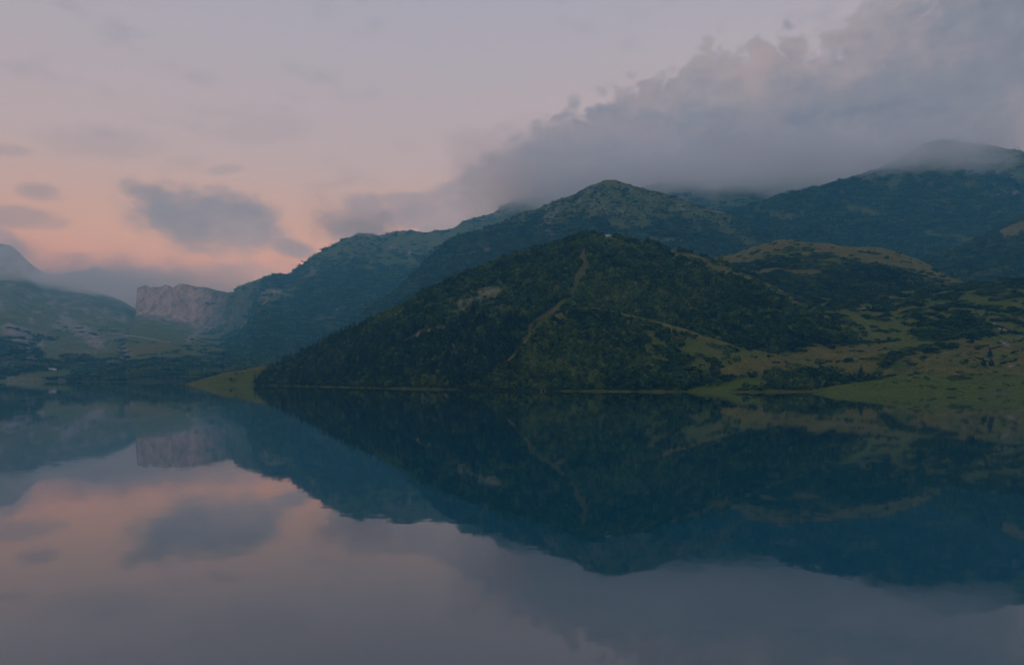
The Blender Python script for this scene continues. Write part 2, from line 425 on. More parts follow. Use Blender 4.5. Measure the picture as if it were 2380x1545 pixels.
# mountain with the pale cliff
def cliff_warp(px, sv, D, Z, fz, zr):
    tal = np.array([(-100, 893), (50, 878), (150, 838), (230, 796), (280, 764), (315, 737), (340, 733), (380, 742), (430, 752), (480, 765), (540, 768), (600, 765), (700, 765), (800, 790)], float)
    tp = pchip(tal[:, 0], tal[:, 1], np.clip(px[0], -100, 800))[None, :]
    k = np.argmin(np.abs(sv[:, 0] - 0.87)); zt = CAM_Z + (HZ - tp) / F * D[k][None, :]
    zt = np.minimum(zt, zr)
    lowp = pchip([0, 0.07, 0.2, 0.45, 0.7, 0.87], [0, 0.09, 0.22, 0.48, 0.76, 1.0], np.clip(sv[:, 0], 0, 0.87))[:, None]
    upp = pchip([0.87, 0.89, 0.905, 0.925, 0.945, 0.96, 1.0], [0, 0.10, 0.40, 0.72, 0.95, 0.985, 1.0], np.clip(sv[:, 0], 0.87, 1))[:, None]
    zz = fz + lowp * (zt - fz) + upp * (zr - zt)
    return np.where(sv <= 1.0, zz, Z)
cliff = Hill('cliff_mountain', [(-100, 1712), (300, 1690), (500, 1660), (800, 1700)],
             [(-100, 893, 1900), (50, 878, 2100), (150, 838, 2350), (230, 796, 2600), (280, 764, 2750), (306, 742, 2830), (315, 732, 2860), (319, 673, 2880), (327, 671, 2880), (340, 667, 2900),
              (350, 673, 2900), (356, 671, 2900), (372, 671, 2905), (384, 666, 2910), (393, 668, 2910), (402, 673, 2910), (410, 667, 2915), (420, 664, 2920), (438, 666, 2930), (455, 670, 2935), (475, 671, 2940), (495, 676, 2945), (520, 682, 2950),
              (535, 684, 2930), (560, 671, 2900), (590, 657, 2860), (615, 648, 2840), (650, 646, 2840), (700, 660, 2850), (800, 720, 2900)],
             ((0, 0), (0.07, 0.05), (0.2, 0.13), (0.45, 0.28), (0.7, 0.44), (0.87, 0.585), (0.905, 0.66), (0.93, 0.84), (0.95, 0.965), (1, 1)), back=((1.2, 0.95), (1.6, 0.6), (2.0, 0.1)),
             step=3, n=260, amp=9, scale=170, gully=7, gscale=60, seed=5, ridge_amp=0.1, fine=1.8, far=1.75, warp=cliff_warp)
# the wooded blue mountain
blue = Hill('blue_mountain', [(150, 1665), (300, 1562), (400, 1500), (500, 1600), (600, 1950), (750, 2450), (1000, 2600), (1650, 2700)],
            [(150, 895, 1680), (250, 877, 1750), (330, 852, 1840), (400, 830, 1930), (470, 803, 2010), (530, 780, 2100), (565, 752, 2180), (588, 716, 2250), (603, 680, 2290), (615, 655, 2300), (630, 642, 2300), (650, 638, 2300), (662, 642, 2300),
             (700, 618, 2300), (735, 591, 2310), (775, 569, 2330), (800, 557, 2340), (845, 541, 2360), (885, 547, 2380), (918, 538, 2390), (960, 536, 2400), (988, 540, 2400),
             (1020, 535, 2400), (1041, 534, 2400), (1086, 511, 2420), (1139, 498, 2440), (1178, 472, 2460), (1230, 452, 2470), (1290, 462, 2480), (1400, 480, 2480), (1650, 500, 2480)],
            ((0, 0), (0.08, 0.06), (0.25, 0.20), (0.5, 0.47), (0.8, 0.80), (0.93, 0.94), (1, 1)), n=230, amp=14, scale=190, gully=44, gscale=190, seed=8, ridge_amp=0.12, fine=3, far=2.1)
# cloud-wrapped mountain on the right
high = Hill('cloud_mountain', [(1250, 1700, 150), (2900, 1600, 150)],
            [(1250, 500, 2400), (1300, 480, 2420), (1400, 450, 2450), (1500, 432, 2500), (1600, 420, 2500), (1750, 412, 2500), (1900, 405, 2500), (2050, 392, 2500), (2105, 375, 2500), (2140, 345, 2490), (2165, 328, 2480), (2195, 323, 2470),
             (2240, 330, 2460), (2290, 335, 2450), (2340, 345, 2440), (2380, 353, 2430), (2500, 380, 2400), (2900, 420, 2300)],
            SLOPE, n=170, amp=22, scale=230, gully=55, gscale=200, seed=12, ridge_amp=0.1, fine=3, far=1.8, foot_far=1.8)
shoulder = Hill('wooded_shoulder', [(1500, 1500, 100), (2900, 1400, 100)],
                [(1500, 590, 1900), (1560, 558, 1930), (1640, 520, 1950), (1704, 491, 1980), (1750, 475, 2000), (1795, 459, 2000), (1838, 447, 2000), (1885, 438, 2020), (1930, 427, 2050), (1980, 411, 2090), (2040, 391, 2140),
                 (2090, 368, 2190), (2130, 345, 2230), (2160, 331, 2250), (2195, 324, 2260), (2240, 330, 2260), (2290, 335, 2250), (2340, 345, 2240), (2380, 353, 2230), (2500, 385, 2200), (2900, 450, 2100)],
                SLOPE, n=150, amp=18, scale=190, gully=40, gscale=170, seed=14, ridge_amp=0.2, fine=3, far=1.6, foot_far=1.55)
# the green summit in the middle
peak = Hill('green_peak', [(850, 1480, 40), (1200, 1350, 40), (2050, 1300, 40)],
            [(850, 725, 1800), (950, 655, 1900), (1010, 592, 1950), (1062, 552, 1970), (1132, 530, 1960), (1178, 514, 1950), (1213, 497, 1940), (1234, 491, 1930), (1290, 467, 1920), (1342, 448, 1910), (1370, 431, 1900),
             (1391, 425, 1900), (1407, 418, 1900), (1426, 418, 1900), (1450, 425, 1890), (1500, 440, 1870), (1553, 453, 1850), (1588, 465, 1840), (1630, 481, 1820), (1672, 491, 1800), (1700, 499, 1790),
             (1738, 526, 1770), (1792, 551, 1750), (1823, 560, 1740), (1900, 600, 1700), (2050, 660, 1650)],
            ((0, 0), (0.25, 0.18), (0.6, 0.55), (0.88, 0.88), (1, 1)), step=3, n=210, amp=11, scale=150, gully=30, gscale=150, seed=17, ridge_amp=0.08, fine=2, far=1.5, foot_far=1.45)
dark = Hill('dark_slope', [(1880, 1200, 60), (2900, 1100, 60)],
            [(1880, 660, 1500), (1950, 645, 1520), (2050, 625, 1560), (2106, 612, 1580), (2200, 588, 1620), (2270, 563, 1640), (2306, 546, 1650), (2340, 527, 1660), (2380, 504, 1680), (2450, 470, 1700), (2900, 380, 1700)],
            SLOPE, n=120, amp=8, scale=120, gully=10, seed=20, ridge_amp=0.3, fine=2, far=1.35, foot_far=1.3)
gridge = Hill('grass_ridge', [(1540, 1000, 40), (2600, 1000, 40)],
              [(1540, 660, 1350), (1620, 612, 1400), (1657, 599, 1420), (1704, 592, 1440), (1739, 577, 1450), (1790, 564, 1450), (1820, 556, 1450), (1851, 558, 1450), (1890, 563, 1450), (1928, 565, 1445), (1956, 572, 1440),
               (1990, 575, 1430), (2036, 574, 1420), (2071, 581, 1410), (2106, 593, 1400), (2151, 611, 1380), (2200, 640, 1340), (2278, 668, 1280), (2380, 690, 1240), (2600, 720, 1200)],
              CONVEX, n=140, amp=9, scale=85, gully=6, gscale=60, seed=23, ridge_amp=0.25, fine=1.6, far=1.2, foot_far=1.1)
front = Hill('front_hill', SHORE,
             [(372, 899, 1418), (400, 895, 1380), (430, 891, 1330), (480, 877, 1310), (560, 860, 1290), (600, 853, 1280), (640, 846, 1265), (700, 826, 1240), (800, 777, 1190), (880, 737, 1160), (960, 697, 1150), (1020, 668, 1170), (1062, 649, 1190),
              (1178, 602, 1230), (1244, 584, 1240), (1307, 563, 1250), (1353, 548, 1250), (1413, 550, 1250), (1465, 555, 1250), (1510, 564, 1250), (1559, 577, 1250), (1622, 592, 1250), (1657, 600, 1240), (1720, 625, 1210), (1760, 645, 1190),
              (1850, 692, 1130), (1950, 742, 1050), (2080, 800, 950)],
             ((0, 0), (0.03, 0.03), (0.10, 0.085), (0.3, 0.27), (0.6, 0.60), (0.85, 0.88), (1, 1)), step=3, n=230, amp=9, scale=110, gully=20, gscale=110, seed=26, ridge_amp=0.2, fine=1.2)
moor = Hill('moor', SHORE,
            [(1560, 800, 1080), (1640, 740, 1120), (1700, 690, 1180), (1760, 672, 1200), (1850, 690, 1200), (1950, 692, 1190), (2050, 682, 1180), (2150, 668, 1170), (2278, 658, 1160), (2330, 650, 1150), (2380, 651, 1150), (2800, 640, 1150)],
            ((0, 0), (0.05, 0.045), (0.25, 0.25), (0.5, 0.50), (0.75, 0.77), (1, 1)), step=3, n=230, amp=13, scale=75, gully=8, gscale=80, seed=29, ridge_amp=0.35, fine=1.4)
hump = Hill('lower_hill', SHORE,
            [(1060, 905, 860), (1120, 888, 850), (1165, 852, 860), (1200, 815, 870), (1258, 746, 910), (1310, 724, 940), (1370, 713, 955), (1447, 728, 950), (1517, 744, 945), (1598, 767, 930), (1700, 800, 900), (1800, 840, 860), (1880, 880, 820), (1930, 905, 790)],
            ((0, 0), (0.06, 0.03), (0.2, 0.14), (0.4, 0.34), (0.7, 0.72), (1, 1)), step=3, n=170, amp=5, scale=60, gully=5, gscale=60, seed=33, ridge_amp=0.3, fine=1.0)
meadow = Hill('meadow', [(1860, 752), (1882, 745), (1900, 720), (1950, 710), (2100, 703), (2380, 700), (2900, 690)],
              [(1860, 916, 754), (1884, 911, 752), (1900, 905, 750), (1940, 896, 755), (2000, 888, 768), (2060, 880, 780), (2095, 868, 792), (2130, 848, 810), (2170, 824, 828), (2210, 815, 835), (2260, 817, 835), (2290, 830, 828), (2320, 838, 824),
               (2350, 824, 830), (2380, 810, 836), (2450, 790, 845), (2900, 760, 850)],
              ((0, 0), (0.10, 0.13), (0.25, 0.24), (0.5, 0.46), (0.8, 0.84), (1, 1)), step=3, n=150, amp=3.5, scale=45, gully=3, gscale=40, seed=37, ridge_amp=0.5, fine=0.7, foot_z=-5)

# ---- ground cover masks -------------------------------------------------------------------------
def nz(h, sx, sy, seed, oct=4): return fbm(h.X / sx, h.D / sy, oct, seed)

# far left: dark wood low down, pinkish scree runs
west.m['wood'] = sst(nz(west, 160, 160, 2) + (west.py - 790) / 120, -0.1, 0.35)
west.m['rock'] = 0.34 * sst(nz(west, 200, 200, 33), -0.45, 0.1) + 0.6 * sst(ridged(west.X / 230 + west.D / 420, west.D / 900, 3, 70) + 0.25 * nz(west, 60, 60, 7), 0.02, 0.22) * sst(-west.py, -800, -740)
west.stroke('rock', [(20, 765), (45, 785), (75, 825)], 14, 0.9).stroke('rock', [(30, 770), (95, 800)], 12, 0.7).stroke('rock', [(150, 745), (190, 770), (228, 800)], 13, 0.9).stroke('rock', [(175, 762), (240, 785)], 9, 0.7)
west.clear('wood', [(110, 812), (200, 805), (260, 815)], 22, 0.9).clear('wood', [(0, 888), (110, 872), (170, 868)], 10, 0.9)
far_peak.m['rock'] += 0.4
# cliff mountain
cf = sst(cliff.sv[:, None] + 0.02 * fbm(cliff.X / 60, cliff.D / 60, 4, 93), 0.855, 0.90) * (1 - sst(cliff.sv[:, None] + 0.03 * fbm(cliff.X / 45, cliff.D / 45, 4, 94), 0.938, 0.962)) * sst(cliff.px, 312, 318)
cliff.m['pale'] = cf * (0.8 + 0.7 * nz(cliff, 30, 30, 4)) * (1 - 0.92 * sst(cliff.px + 60 * nz(cliff, 60, 60, 21), 440, 520))
cliff.m['rock'] = np.maximum(cliff.m['rock'], 0.75 * sst(nz(cliff, 60, 140, 14) + (cliff.sv[:, None] - 0.74) * 2.0, 0.02, 0.30) * sst(cliff.px, 300, 330) * (1 - 0.65 * sst(cliff.px + 50 * nz(cliff, 80, 80, 96), 480, 550)) * (1 - sst(cliff.sv[:, None], 0.952, 0.975)))
cliff.m['rock'] = np.maximum(cliff.m['rock'], cf * np.clip(0.55 + 1.1 * nz(cliff, 70, 70, 24), 0.0, 0.75) * (1 - 0.7 * sst(fbm(cliff.X / 110, cliff.Z / 60, 4, 91), -0.05, 0.25) * sst(cliff.px, 420, 470)) * (1 - 0.6 * sst(cliff.px + 50 * nz(cliff, 80, 80, 95), 490, 560)))
cliff.stroke('rock', [(440, 790), (455, 775), (470, 765)], 7, 0.8).stroke('rock', [(225, 800), (275, 805), (300, 830)], 10, 0.6).stroke('rock', [(210, 808), (255, 796)], 7, 0.7)
cliff.m['wood'] = sst(nz(cliff, 110, 60, 6) + (cliff.py - 815) / 110, 0.05, 0.35) * sst(cliff.py, 775, 800) * 0.9
cliff.m['wood'] = np.maximum(cliff.m['wood'], 0.8 * sst(fbm(cliff.X / 70, cliff.Z / 50, 4, 97), 0.0, 0.3) * sst(cliff.px, 450, 540))
cliff.clear('wood', [(0, 890), (120, 868), (200, 850), (300, 820), (400, 800)], 12, 1)
cliff.stroke('brown', [(20, 890), (110, 872), (200, 848), (290, 822), (380, 800)], 14, 0.8)
# blue mountain
blue.m['wood'] = 0.20 + 0.80 * sst(fbm(blue.X / 80, blue.D / 80, 5, 3, 0.6) * 1.3 + (blue.py - 600) / 150, -0.30, 0.40)
for pts, r, v in (([(440, 800), (500, 775), (560, 750)], 17, 1), ([(400, 828), (470, 802)], 10, 1), ([(620, 700), (650, 690), (670, 680)], 18, 0.8), ([(880, 738), (950, 712), (1000, 690)], 12, 0.8),
                  ([(840, 758), (900, 735)], 10, 0.7), ([(700, 650), (760, 600), (850, 570)], 22, 0.5), ([(900, 570), (1000, 560), (1080, 540)], 16, 0.8), ([(860, 600), (960, 610)], 14, 0.5), ([(290, 868), (400, 826), (520, 770)], 8, 0.9)):
    blue.clear('wood', pts, r, v)
    blue.stroke('green', pts, r, 0.25 * v)
for pts, r, v in (([(630, 678), (650, 676), (670, 690)], 5, 1), ([(590, 735), (600, 728)], 6, 1), ([(566, 745), (575, 738)], 5, 0.9), ([(905, 575), (925, 580)], 4, 0.9), ([(945, 585), (985, 592)], 4, 0.9),
                  ([(735, 745), (770, 735), (800, 715)], 8, 0.7), ([(840, 730), (855, 722)], 8, 0.6), ([(540, 700), (560, 720), (545, 750), (520, 765)], 22, 0.75), ([(600, 680), (560, 690)], 14, 0.6), ([(710, 803), (730, 802)], 3, 0.8)):
    blue.stroke('rock', pts, r, v * 0.8)
blue.stroke('rock', [(618, 660), (606, 700), (590, 730), (570, 756)], 16, 0.5)
blue.m['rock'] = np.maximum(blue.m['rock'], 0.5 * sst(fbm(blue.X / 90, blue.D / 130, 5, 81, 0.62), 0.20, 0.42) * sst(-blue.py, -760, -640))
blue.m['wood'] *= 1 - np.clip(blue.m['rock'], 0, 1) * 0.9
# high mountain and shoulder
high.m['wood'] = sst(nz(high, 140, 90, 4) + (high.py - 470) / 150, 0.0, 0.35)
high.m['rock'] = 0.6 * sst(nz(high, 120, 40, 9), 0.18, 0.40)
shoulder.m['wood'] = 0.15 + 0.85 * sst(fbm(shoulder.X / 70, shoulder.D / 70, 5, 4, 0.6) * 1.3 + (shoulder.py - 430) / 90, -0.35, 0.35)
shoulder.m['rock'] = 0.55 * sst(nz(shoulder, 90, 35, 9), 0.28, 0.46)
for pts, r, v in (([(2150, 470), (2200, 480)], 18, 0.8), ([(2330, 450), (2400, 445)], 5, 0.8), ([(2290, 458), (2340, 452)], 3, 0.8)):
    shoulder.stroke('rock', pts, r, v)
for pts, r in (([(2150, 540), (2230, 555), (2330, 548)], 8), ([(1960, 480), (2040, 500)], 8), ([(1760, 490), (1840, 505)], 8)):
    shoulder.clear('wood', pts, r, 0.8)
# green peak
peak.m['wood'] = 0.03 + 0.97 * sst(fbm(peak.X / 50, peak.D / 50, 5, 3, 0.6) * 1.2 + (peak.py - 515) / 80, -0.30, 0.40)
peak.m['rock'] = 0.45 * sst(nz(peak, 60, 120, 10), 0.12, 0.36) * sst(-peak.py, -540, -470)
for pts, r, v in (([(1060, 600), (1085, 575), (1120, 565)], 22, 0.42), ([(1075, 590), (1140, 575)], 12, 0.5), ([(1265, 515), (1290, 500)], 14, 0.5), ([(1270, 540), (1300, 550)], 9, 0.5), ([(1380, 480), (1450, 500)], 18, 0.35), ([(1555, 556), (1590, 560)], 6, 0.5)):
    peak.stroke('rock', pts, r, v)
for pts, r, v in (([(1430, 425), (1520, 450), (1600, 475)], 14, 1), ([(1440, 470), (1500, 510), (1440, 520)], 18, 0.7), ([(1600, 490), (1680, 520), (1740, 560)], 18, 0.8), ([(1480, 545), (1580, 570)], 8, 0.7), ([(1560, 480), (1620, 500)], 12, 0.7)):
    peak.clear('wood', pts, r, v); peak.stroke('green', pts, r, 0.35 * v)
peak.stroke('brown', [(1410, 420), (1500, 442), (1600, 470), (1700, 500)], 8, 0.7)
peak.m['wood'] *= 1 - peak.m['rock'] * 0.8
peak.m['wood'] *= sst(peak.py, 445, 475)
dark.m['wood'] = 0.9 * sst(nz(dark, 120, 70, 3), -0.45, -0.1)
dark.clear('wood', [(2330, 545), (2380, 528), (2450, 510)], 16, 1).stroke('brown', [(2330, 545), (2380, 530), (2450, 510)], 16, 0.8)
# grass ridge: grass on the crest, bands of shrubs below
gridge.m['wood'] = sst(fbm(gridge.X / 34, gridge.D / 16, 5, 5, 0.62) * 1.7 + (gridge.py - np.interp(gridge.px, gridge.colpx, gridge.ridge_py) - 36) / 60, -0.05, 0.30)
gridge.m['brown'] = 0.9 * (1 - sst(gridge.py - np.interp(gridge.px, gridge.colpx, gridge.ridge_py), 14, 40)) * sst(nz(gridge, 40, 30, 8), -0.5, 0.0)
for pts in ([(1710, 640), (1800, 628), (1900, 632)], [(1990, 596), (2080, 612), (2160, 625)]):
    gridge.clear('wood', pts, 6, 0.9); gridge.stroke('brown', pts, 6, 0.7)
# front hill
front.m['wood'] = sst(nz(front, 70, 60, 3) * 0.8 + 0.55, 0.0, 0.35)
ridge_y = np.interp(front.px, front.colpx, front.ridge_py)
right_f = sst(front.px, 1380, 1460)
front.m['wood'] *= 1 - right_f * (1 - sst(front.py - ridge_y + 14 * nz(front, 40, 40, 12), 10, 26)) * sst(nz(front, 30, 22, 77) + 0.25, 0, 0.3)
front.m['brown'] = 0.5 * right_f * (1 - sst(front.py - ridge_y, 8, 30))
TRACK = [(1356, 586), (1358, 603), (1368, 616), (1350, 632), (1339, 648), (1333, 674), (1321, 698), (1293, 719), (1258, 744), (1234, 772), (1220, 796), (1192, 824), (1167, 848)]
def track(h):
    h.clear('wood', TRACK, 9, 1, 0.5); h.stroke('brown', TRACK, 9, 0.6)
    h.stroke('dirt', TRACK[:3], 6, 0.5).stroke('dirt', TRACK[4:7], 5.5, 0.4)
track(front)
for pts, r, v in (([(1075, 712), (1100, 695), (1140, 680)], 20, 0.40), ([(1060, 725), (1085, 705)], 12, 0.42), ([(985, 772), (1040, 765)], 8, 0.42), ([(940, 795), (985, 772)], 5, 0.5)):
    front.clear('wood', pts, r * 1.1, 0.75); front.stroke('rock', pts, r, v)
front.clear('wood', [(1120, 680), (1180, 668)], 10, 0.8)
front.clear('wood', [(1405, 552), (1425, 556)], 9, 1.0)
for pts, r in (([(900, 815), (960, 785), (1000, 770)], 7), ([(1000, 790), (1020, 800)], 7)):
    front.clear('wood', pts, r, 0.8); front.stroke('green', pts, r, 0.4)
spit = 1 - sst(front.wpx - (585 + (890 - front.py) * 1.45), -12, 14); front.m['wood'] *= 1 - spit
front.clear('wood', [(430, 893), (560, 862), (650, 842)], 11, 1).stroke('brown', [(430, 893), (560, 862), (650, 842)], 8, 0.7).stroke('green', [(470, 890), (590, 880)], 16, 0.5)
for pts, r in (([(1560, 584), (1640, 606), (1760, 660), (1850, 700)], 5), ([(1620, 606), (1700, 640)], 4), ([(1520, 610), (1570, 600)], 4)):
    front.clear('wood', pts, r, 0.85); front.stroke('brown', pts, r, 0.6)
# strip of bare shore all along the water
for h in (front, hump, moor):
    s_ = 1 - sst(h.Z + 3.0 * nz(h, 18, 12, 44), 0.6, 2.6)
    h.m['wood'] *= 1 - s_; h.m['brown'] = np.maximum(h.m['brown'], 0.3 * s_); h.m['dirt'] = np.maximum(h.m['dirt'], 0.25 * s_ * sst(nz(h, 25, 25, 91), 0.0, 0.4))
# lower hill
hump.m['wood'] = sst(nz(hump, 26, 16, 3) * 1.1 + 0.38 - 0.6 * sst(hump.px, 1430, 1700) + 0.5 * sst(hump.py, 820, 880) * (1 - sst(hump.px, 1560, 1640)), 0.0, 0.32)
track(hump)
hump.clear('wood', [(1258, 744), (1310, 727), (1370, 714), (1447, 730), (1517, 746), (1598, 770), (1700, 800)], 7, 0.95).stroke('brown', [(1258, 744), (1370, 714), (1517, 746), (1700, 800)], 7, 0.75)
hump.clear('wood', [(1520, 790), (1600, 780), (1700, 800)], 15, 0.5).stroke('brown', [(1500, 800), (1600, 780)], 14, 0.4)
hump.stroke('green', [(1500, 805), (1540, 800)], 9, 0.5).clear('wood', [(1500, 805), (1540, 800)], 8, 0.8)
hump.clear('wood', [(1480, 880), (1550, 872), (1620, 868)], 7, 0.9).stroke('brown', [(1480, 880), (1620, 868)], 6, 0.7)
for h in (hump, moor, front):
    h.clear('wood', [(1600, 912), (1690, 902), (1760, 885), (1780, 898)], 12, 1).stroke('green', [(1590, 912), (1690, 902), (1760, 888), (1775, 905)], 14, 1.0)
    h.stroke('wood', [(1790, 882), (1850, 890), (1895, 885)], 14, 1.0)
# moor: streaks of dwarf shrub between brown and green grass
moor.m['wood'] = np.maximum(moor.m['wood'], sst(fbm(moor.X / 34 + moor.D / 120, moor.D / 20, 5, 3, 0.62) * 1.8 + (712 - moor.py) / 240, 0.0, 0.30))
moor.m['brown'] = np.maximum(moor.m['brown'], sst(nz(moor, 90, 60, 6), -0.05, 0.3) * sst(moor.py, 740, 810))
moor.m['green'] = np.maximum(moor.m['green'], 0.7 * sst(nz(moor, 60, 35, 16), 0.0, 0.35) * (1 - 0.5 * sst(moor.py, 740, 800)))
for pts, r in (([(2230, 700), (2300, 706), (2350, 703)], 9), ([(1930, 765), (2040, 750), (2090, 770)], 8), ([(2160, 745), (2190, 770)], 6), ([(1960, 655), (2040, 648)], 6), ([(1880, 690), (1990, 680)], 5), ([(2100, 800), (2200, 780)], 14)):
    moor.clear('wood', pts, r, 0.9); moor.stroke('green', pts, r, 0.5)
for pts, r in (([(2130, 775), (2200, 780), (2290, 768)], 10), ([(2150, 760), (2260, 755)], 16), ([(1900, 770), (1960, 785)], 10), ([(2150, 812), (2185, 805)], 8), ([(2040, 845), (2080, 830), (2110, 815)], 9), ([(1810, 880), (1880, 884)], 12)):
    moor.stroke('wood', pts, r, 1.0)
for pts in ([(2310, 755), (2330, 766), (2350, 772)], [(2325, 788), (2350, 800)], [(2165, 735), (2185, 750)]):
    moor.stroke('rock', pts, 3, 0.9); moor.clear('wood', pts, 3, 0.8)
moor.stroke('rock', [(2000, 715), (2030, 722)], 7, 0.6).stroke('rock', [(1890, 730), (1896, 733)], 5, 0.6)
# open brown grass below the moor, round the lone spruces
for h in (hump, front, moor):
    for pts, rr in (([(1690, 862), (1790, 846), (1900, 822), (2040, 812)], 20), ([(1900, 852), (1990, 862), (2040, 856)], 17), ([(2000, 838), (2060, 862)], 12)):
        h.clear('wood', pts, rr, 0.95); h.stroke('brown', pts, rr, 0.75)
    h.stroke('wood', [(1795, 886), (1850, 892), (1900, 884), (1950, 880)], 10, 1.0)
    h.stroke('wood', [(2045, 848), (2080, 832), (2110, 815)], 8, 0.9)
# front meadow
ridm = np.interp(meadow.px, meadow.colpx, meadow.ridge_py)
meadow.m['green'] = 1.0 * sst(meadow.py, 868, 892) * (1 - 0.35 * sst(nz(meadow, 40, 20, 5), 0.05, 0.4))
meadow.m['brown'] = np.clip(sst(-meadow.py, -885, -860) * (0.65 + 0.6 * nz(meadow, 40, 30, 9)), 0, 0.85)
meadow.m['wood'] = 0.9 * sst(nz(meadow, 26, 14, 3), 0.30, 0.44) * sst(-meadow.py, -905, -890)
meadow.stroke('dirt', [(2280, 914), (2400, 913)], 2.5, 0.6).stroke('brown', [(2100, 913), (2500, 910)], 4, 0.5)
meadow.stroke('rock', [(2340, 862), (2360, 850)], 4, 0.35)

for h in LAYERS: h.build()

# ---- lake ---------------------------------------------------------------------------------------
def lake_material():
    m, nt, b = new_mat('lake_water')
    geo = nt.nodes.new('ShaderNodeNewGeometry'); P = geo.outputs['Position']
    x, y, z = sep(nt, P)
    wav = nt.nodes.new('ShaderNodeVectorMath'); wav.operation = 'SUBTRACT'
    n = nt.nodes.new('ShaderNodeTexNoise'); n.inputs['Scale'].default_value = 0.45; n.inputs['Detail'].default_value = 3
    nt.links.new(P, n.inputs['Vector']); nt.links.new(n.outputs['Color'], wav.inputs[0]); wav.inputs[1].default_value = (0.5, 0.5, 0.5)
    big = noise_node(nt, mapping(nt, P, (1, 3, 1)), 1 / 170.0, 4, 0.55)
    calm = big.sstep(0.35, 0.75) * 0.012 + 0.0045
    # a breath of wind along the far left shore
    line = y - x * 1.2 + (noise_node(nt, P, 1 / 120.0, 2, 0.5) - 0.5) * 40.0
    breeze = (1.0 - ((line - 2135.0) / 42.0).pow(2.0)).sstep(0.0, 1.0) * (x * -1.0).sstep(470.0, 620.0)
    k = calm + breeze * 0.22
    sc = nt.nodes.new('ShaderNodeVectorMath'); sc.operation = 'SCALE'; nt.links.new(wav.outputs[0], sc.inputs[0]); nt.links.new(k.s, sc.inputs['Scale'])
    ad = nt.nodes.new('ShaderNodeVectorMath'); ad.operation = 'ADD'; nt.links.new(sc.outputs[0], ad.inputs[0]); ad.inputs[1].default_value = (0, 0, 1)
    nm = nt.nodes.new('ShaderNodeVectorMath'); nm.operation = 'NORMALIZE'; nt.links.new(ad.outputs[0], nm.inputs[0])
    nt.nodes.remove(b); out = nt.nodes['Material Output']
    body = nt.nodes.new('ShaderNodeBsdfDiffuse'); body.inputs['Color'].default_value = (0.001, 0.062, 0.088, 1)
    gl = nt.nodes.new('ShaderNodeBsdfGlossy'); gl.inputs['Roughness'].default_value = 0.03; gl.inputs['Color'].default_value = (0.97, 0.985, 1.0, 1)
    fr = nt.nodes.new('ShaderNodeFresnel'); fr.inputs['IOR'].default_value = 1.33
    for nd in (gl, fr): nt.links.new(nm.outputs[0], nd.inputs['Normal'])
    mx = nt.nodes.new('ShaderNodeMixShader'); nt.links.new((S(nt, fr.outputs[0]) * 1.08 + 0.075).clamp().s, mx.inputs[0])
    nt.links.new(body.outputs[0], mx.inputs[1]); nt.links.new(gl.outputs[0], mx.inputs[2]); nt.links.new(mx.outputs[0], out.inputs['Surface'])
    return m
me = bpy.data.meshes.new('lake'); me.from_pydata([(-9000, -600, 0), (9000, -600, 0), (9000, 10500, 0), (-9000, 10500, 0)], [], [(0, 1, 2, 3)])
me.materials.append(lake_material())
lake = bpy.data.objects.new('lake', me); col.objects.link(lake); lake['kind'] = 'structure'

# ---- vegetation shapes ------------------------------------------------------------------------------
def mesh_from(name, v, f, mat, smooth=False):
    me = bpy.data.meshes.new(name); me.from_pydata([tuple(a) for a in v], [], f); me.materials.append(mat)
    if smooth: me.polygons.foreach_set('use_smooth', np.ones(len(f), bool))
    me.update(); return me
def crown_geo(rng, nleaf, rad, flat=0.85, leaf=0.30, lobes=6, lift=0.75):
    """leaf clumps over a lumpy crown"""
    lc = [(0, 0, lift * rad, 0.75)]
    for i in range(lobes):
        a = rng.random() * 6.28; r = rad * (0.35 + 0.3 * rng.random())
        lc.append((r * math.cos(a), r * math.sin(a), rad * lift * (0.5 + 0.8 * rng.random()), 0.40 + 0.25 * rng.random()))
    v, f = [], []
    for i in range(nleaf):
        cx, cy_, cz, lr = lc[rng.integers(len(lc))]
        d = rng.normal(size=3); d /= np.linalg.norm(d)
        if d[2] < -0.3: d[2] *= -1
        p = np.array([cx, cy_, cz]) + d * rad * lr * (0.75 + 0.35 * rng.random()) * np.array([1, 1, flat])
        nrm = d + rng.normal(size=3) * 0.45; nrm /= np.linalg.norm(nrm)
        t = np.cross(nrm, rng.normal(size=3)); t /= np.linalg.norm(t); b = np.cross(nrm, t)
        s = rad * leaf * (0.6 + 0.8 * rng.random()); k = len(v)
        v += [p - t * s - b * s * .6, p + t * s * .8 - b * s * .7, p + t * s + b * s * .7, p - t * s * .7 + b * s * .9]
        f.append((k, k + 1, k + 2, k + 3))
    return v, f
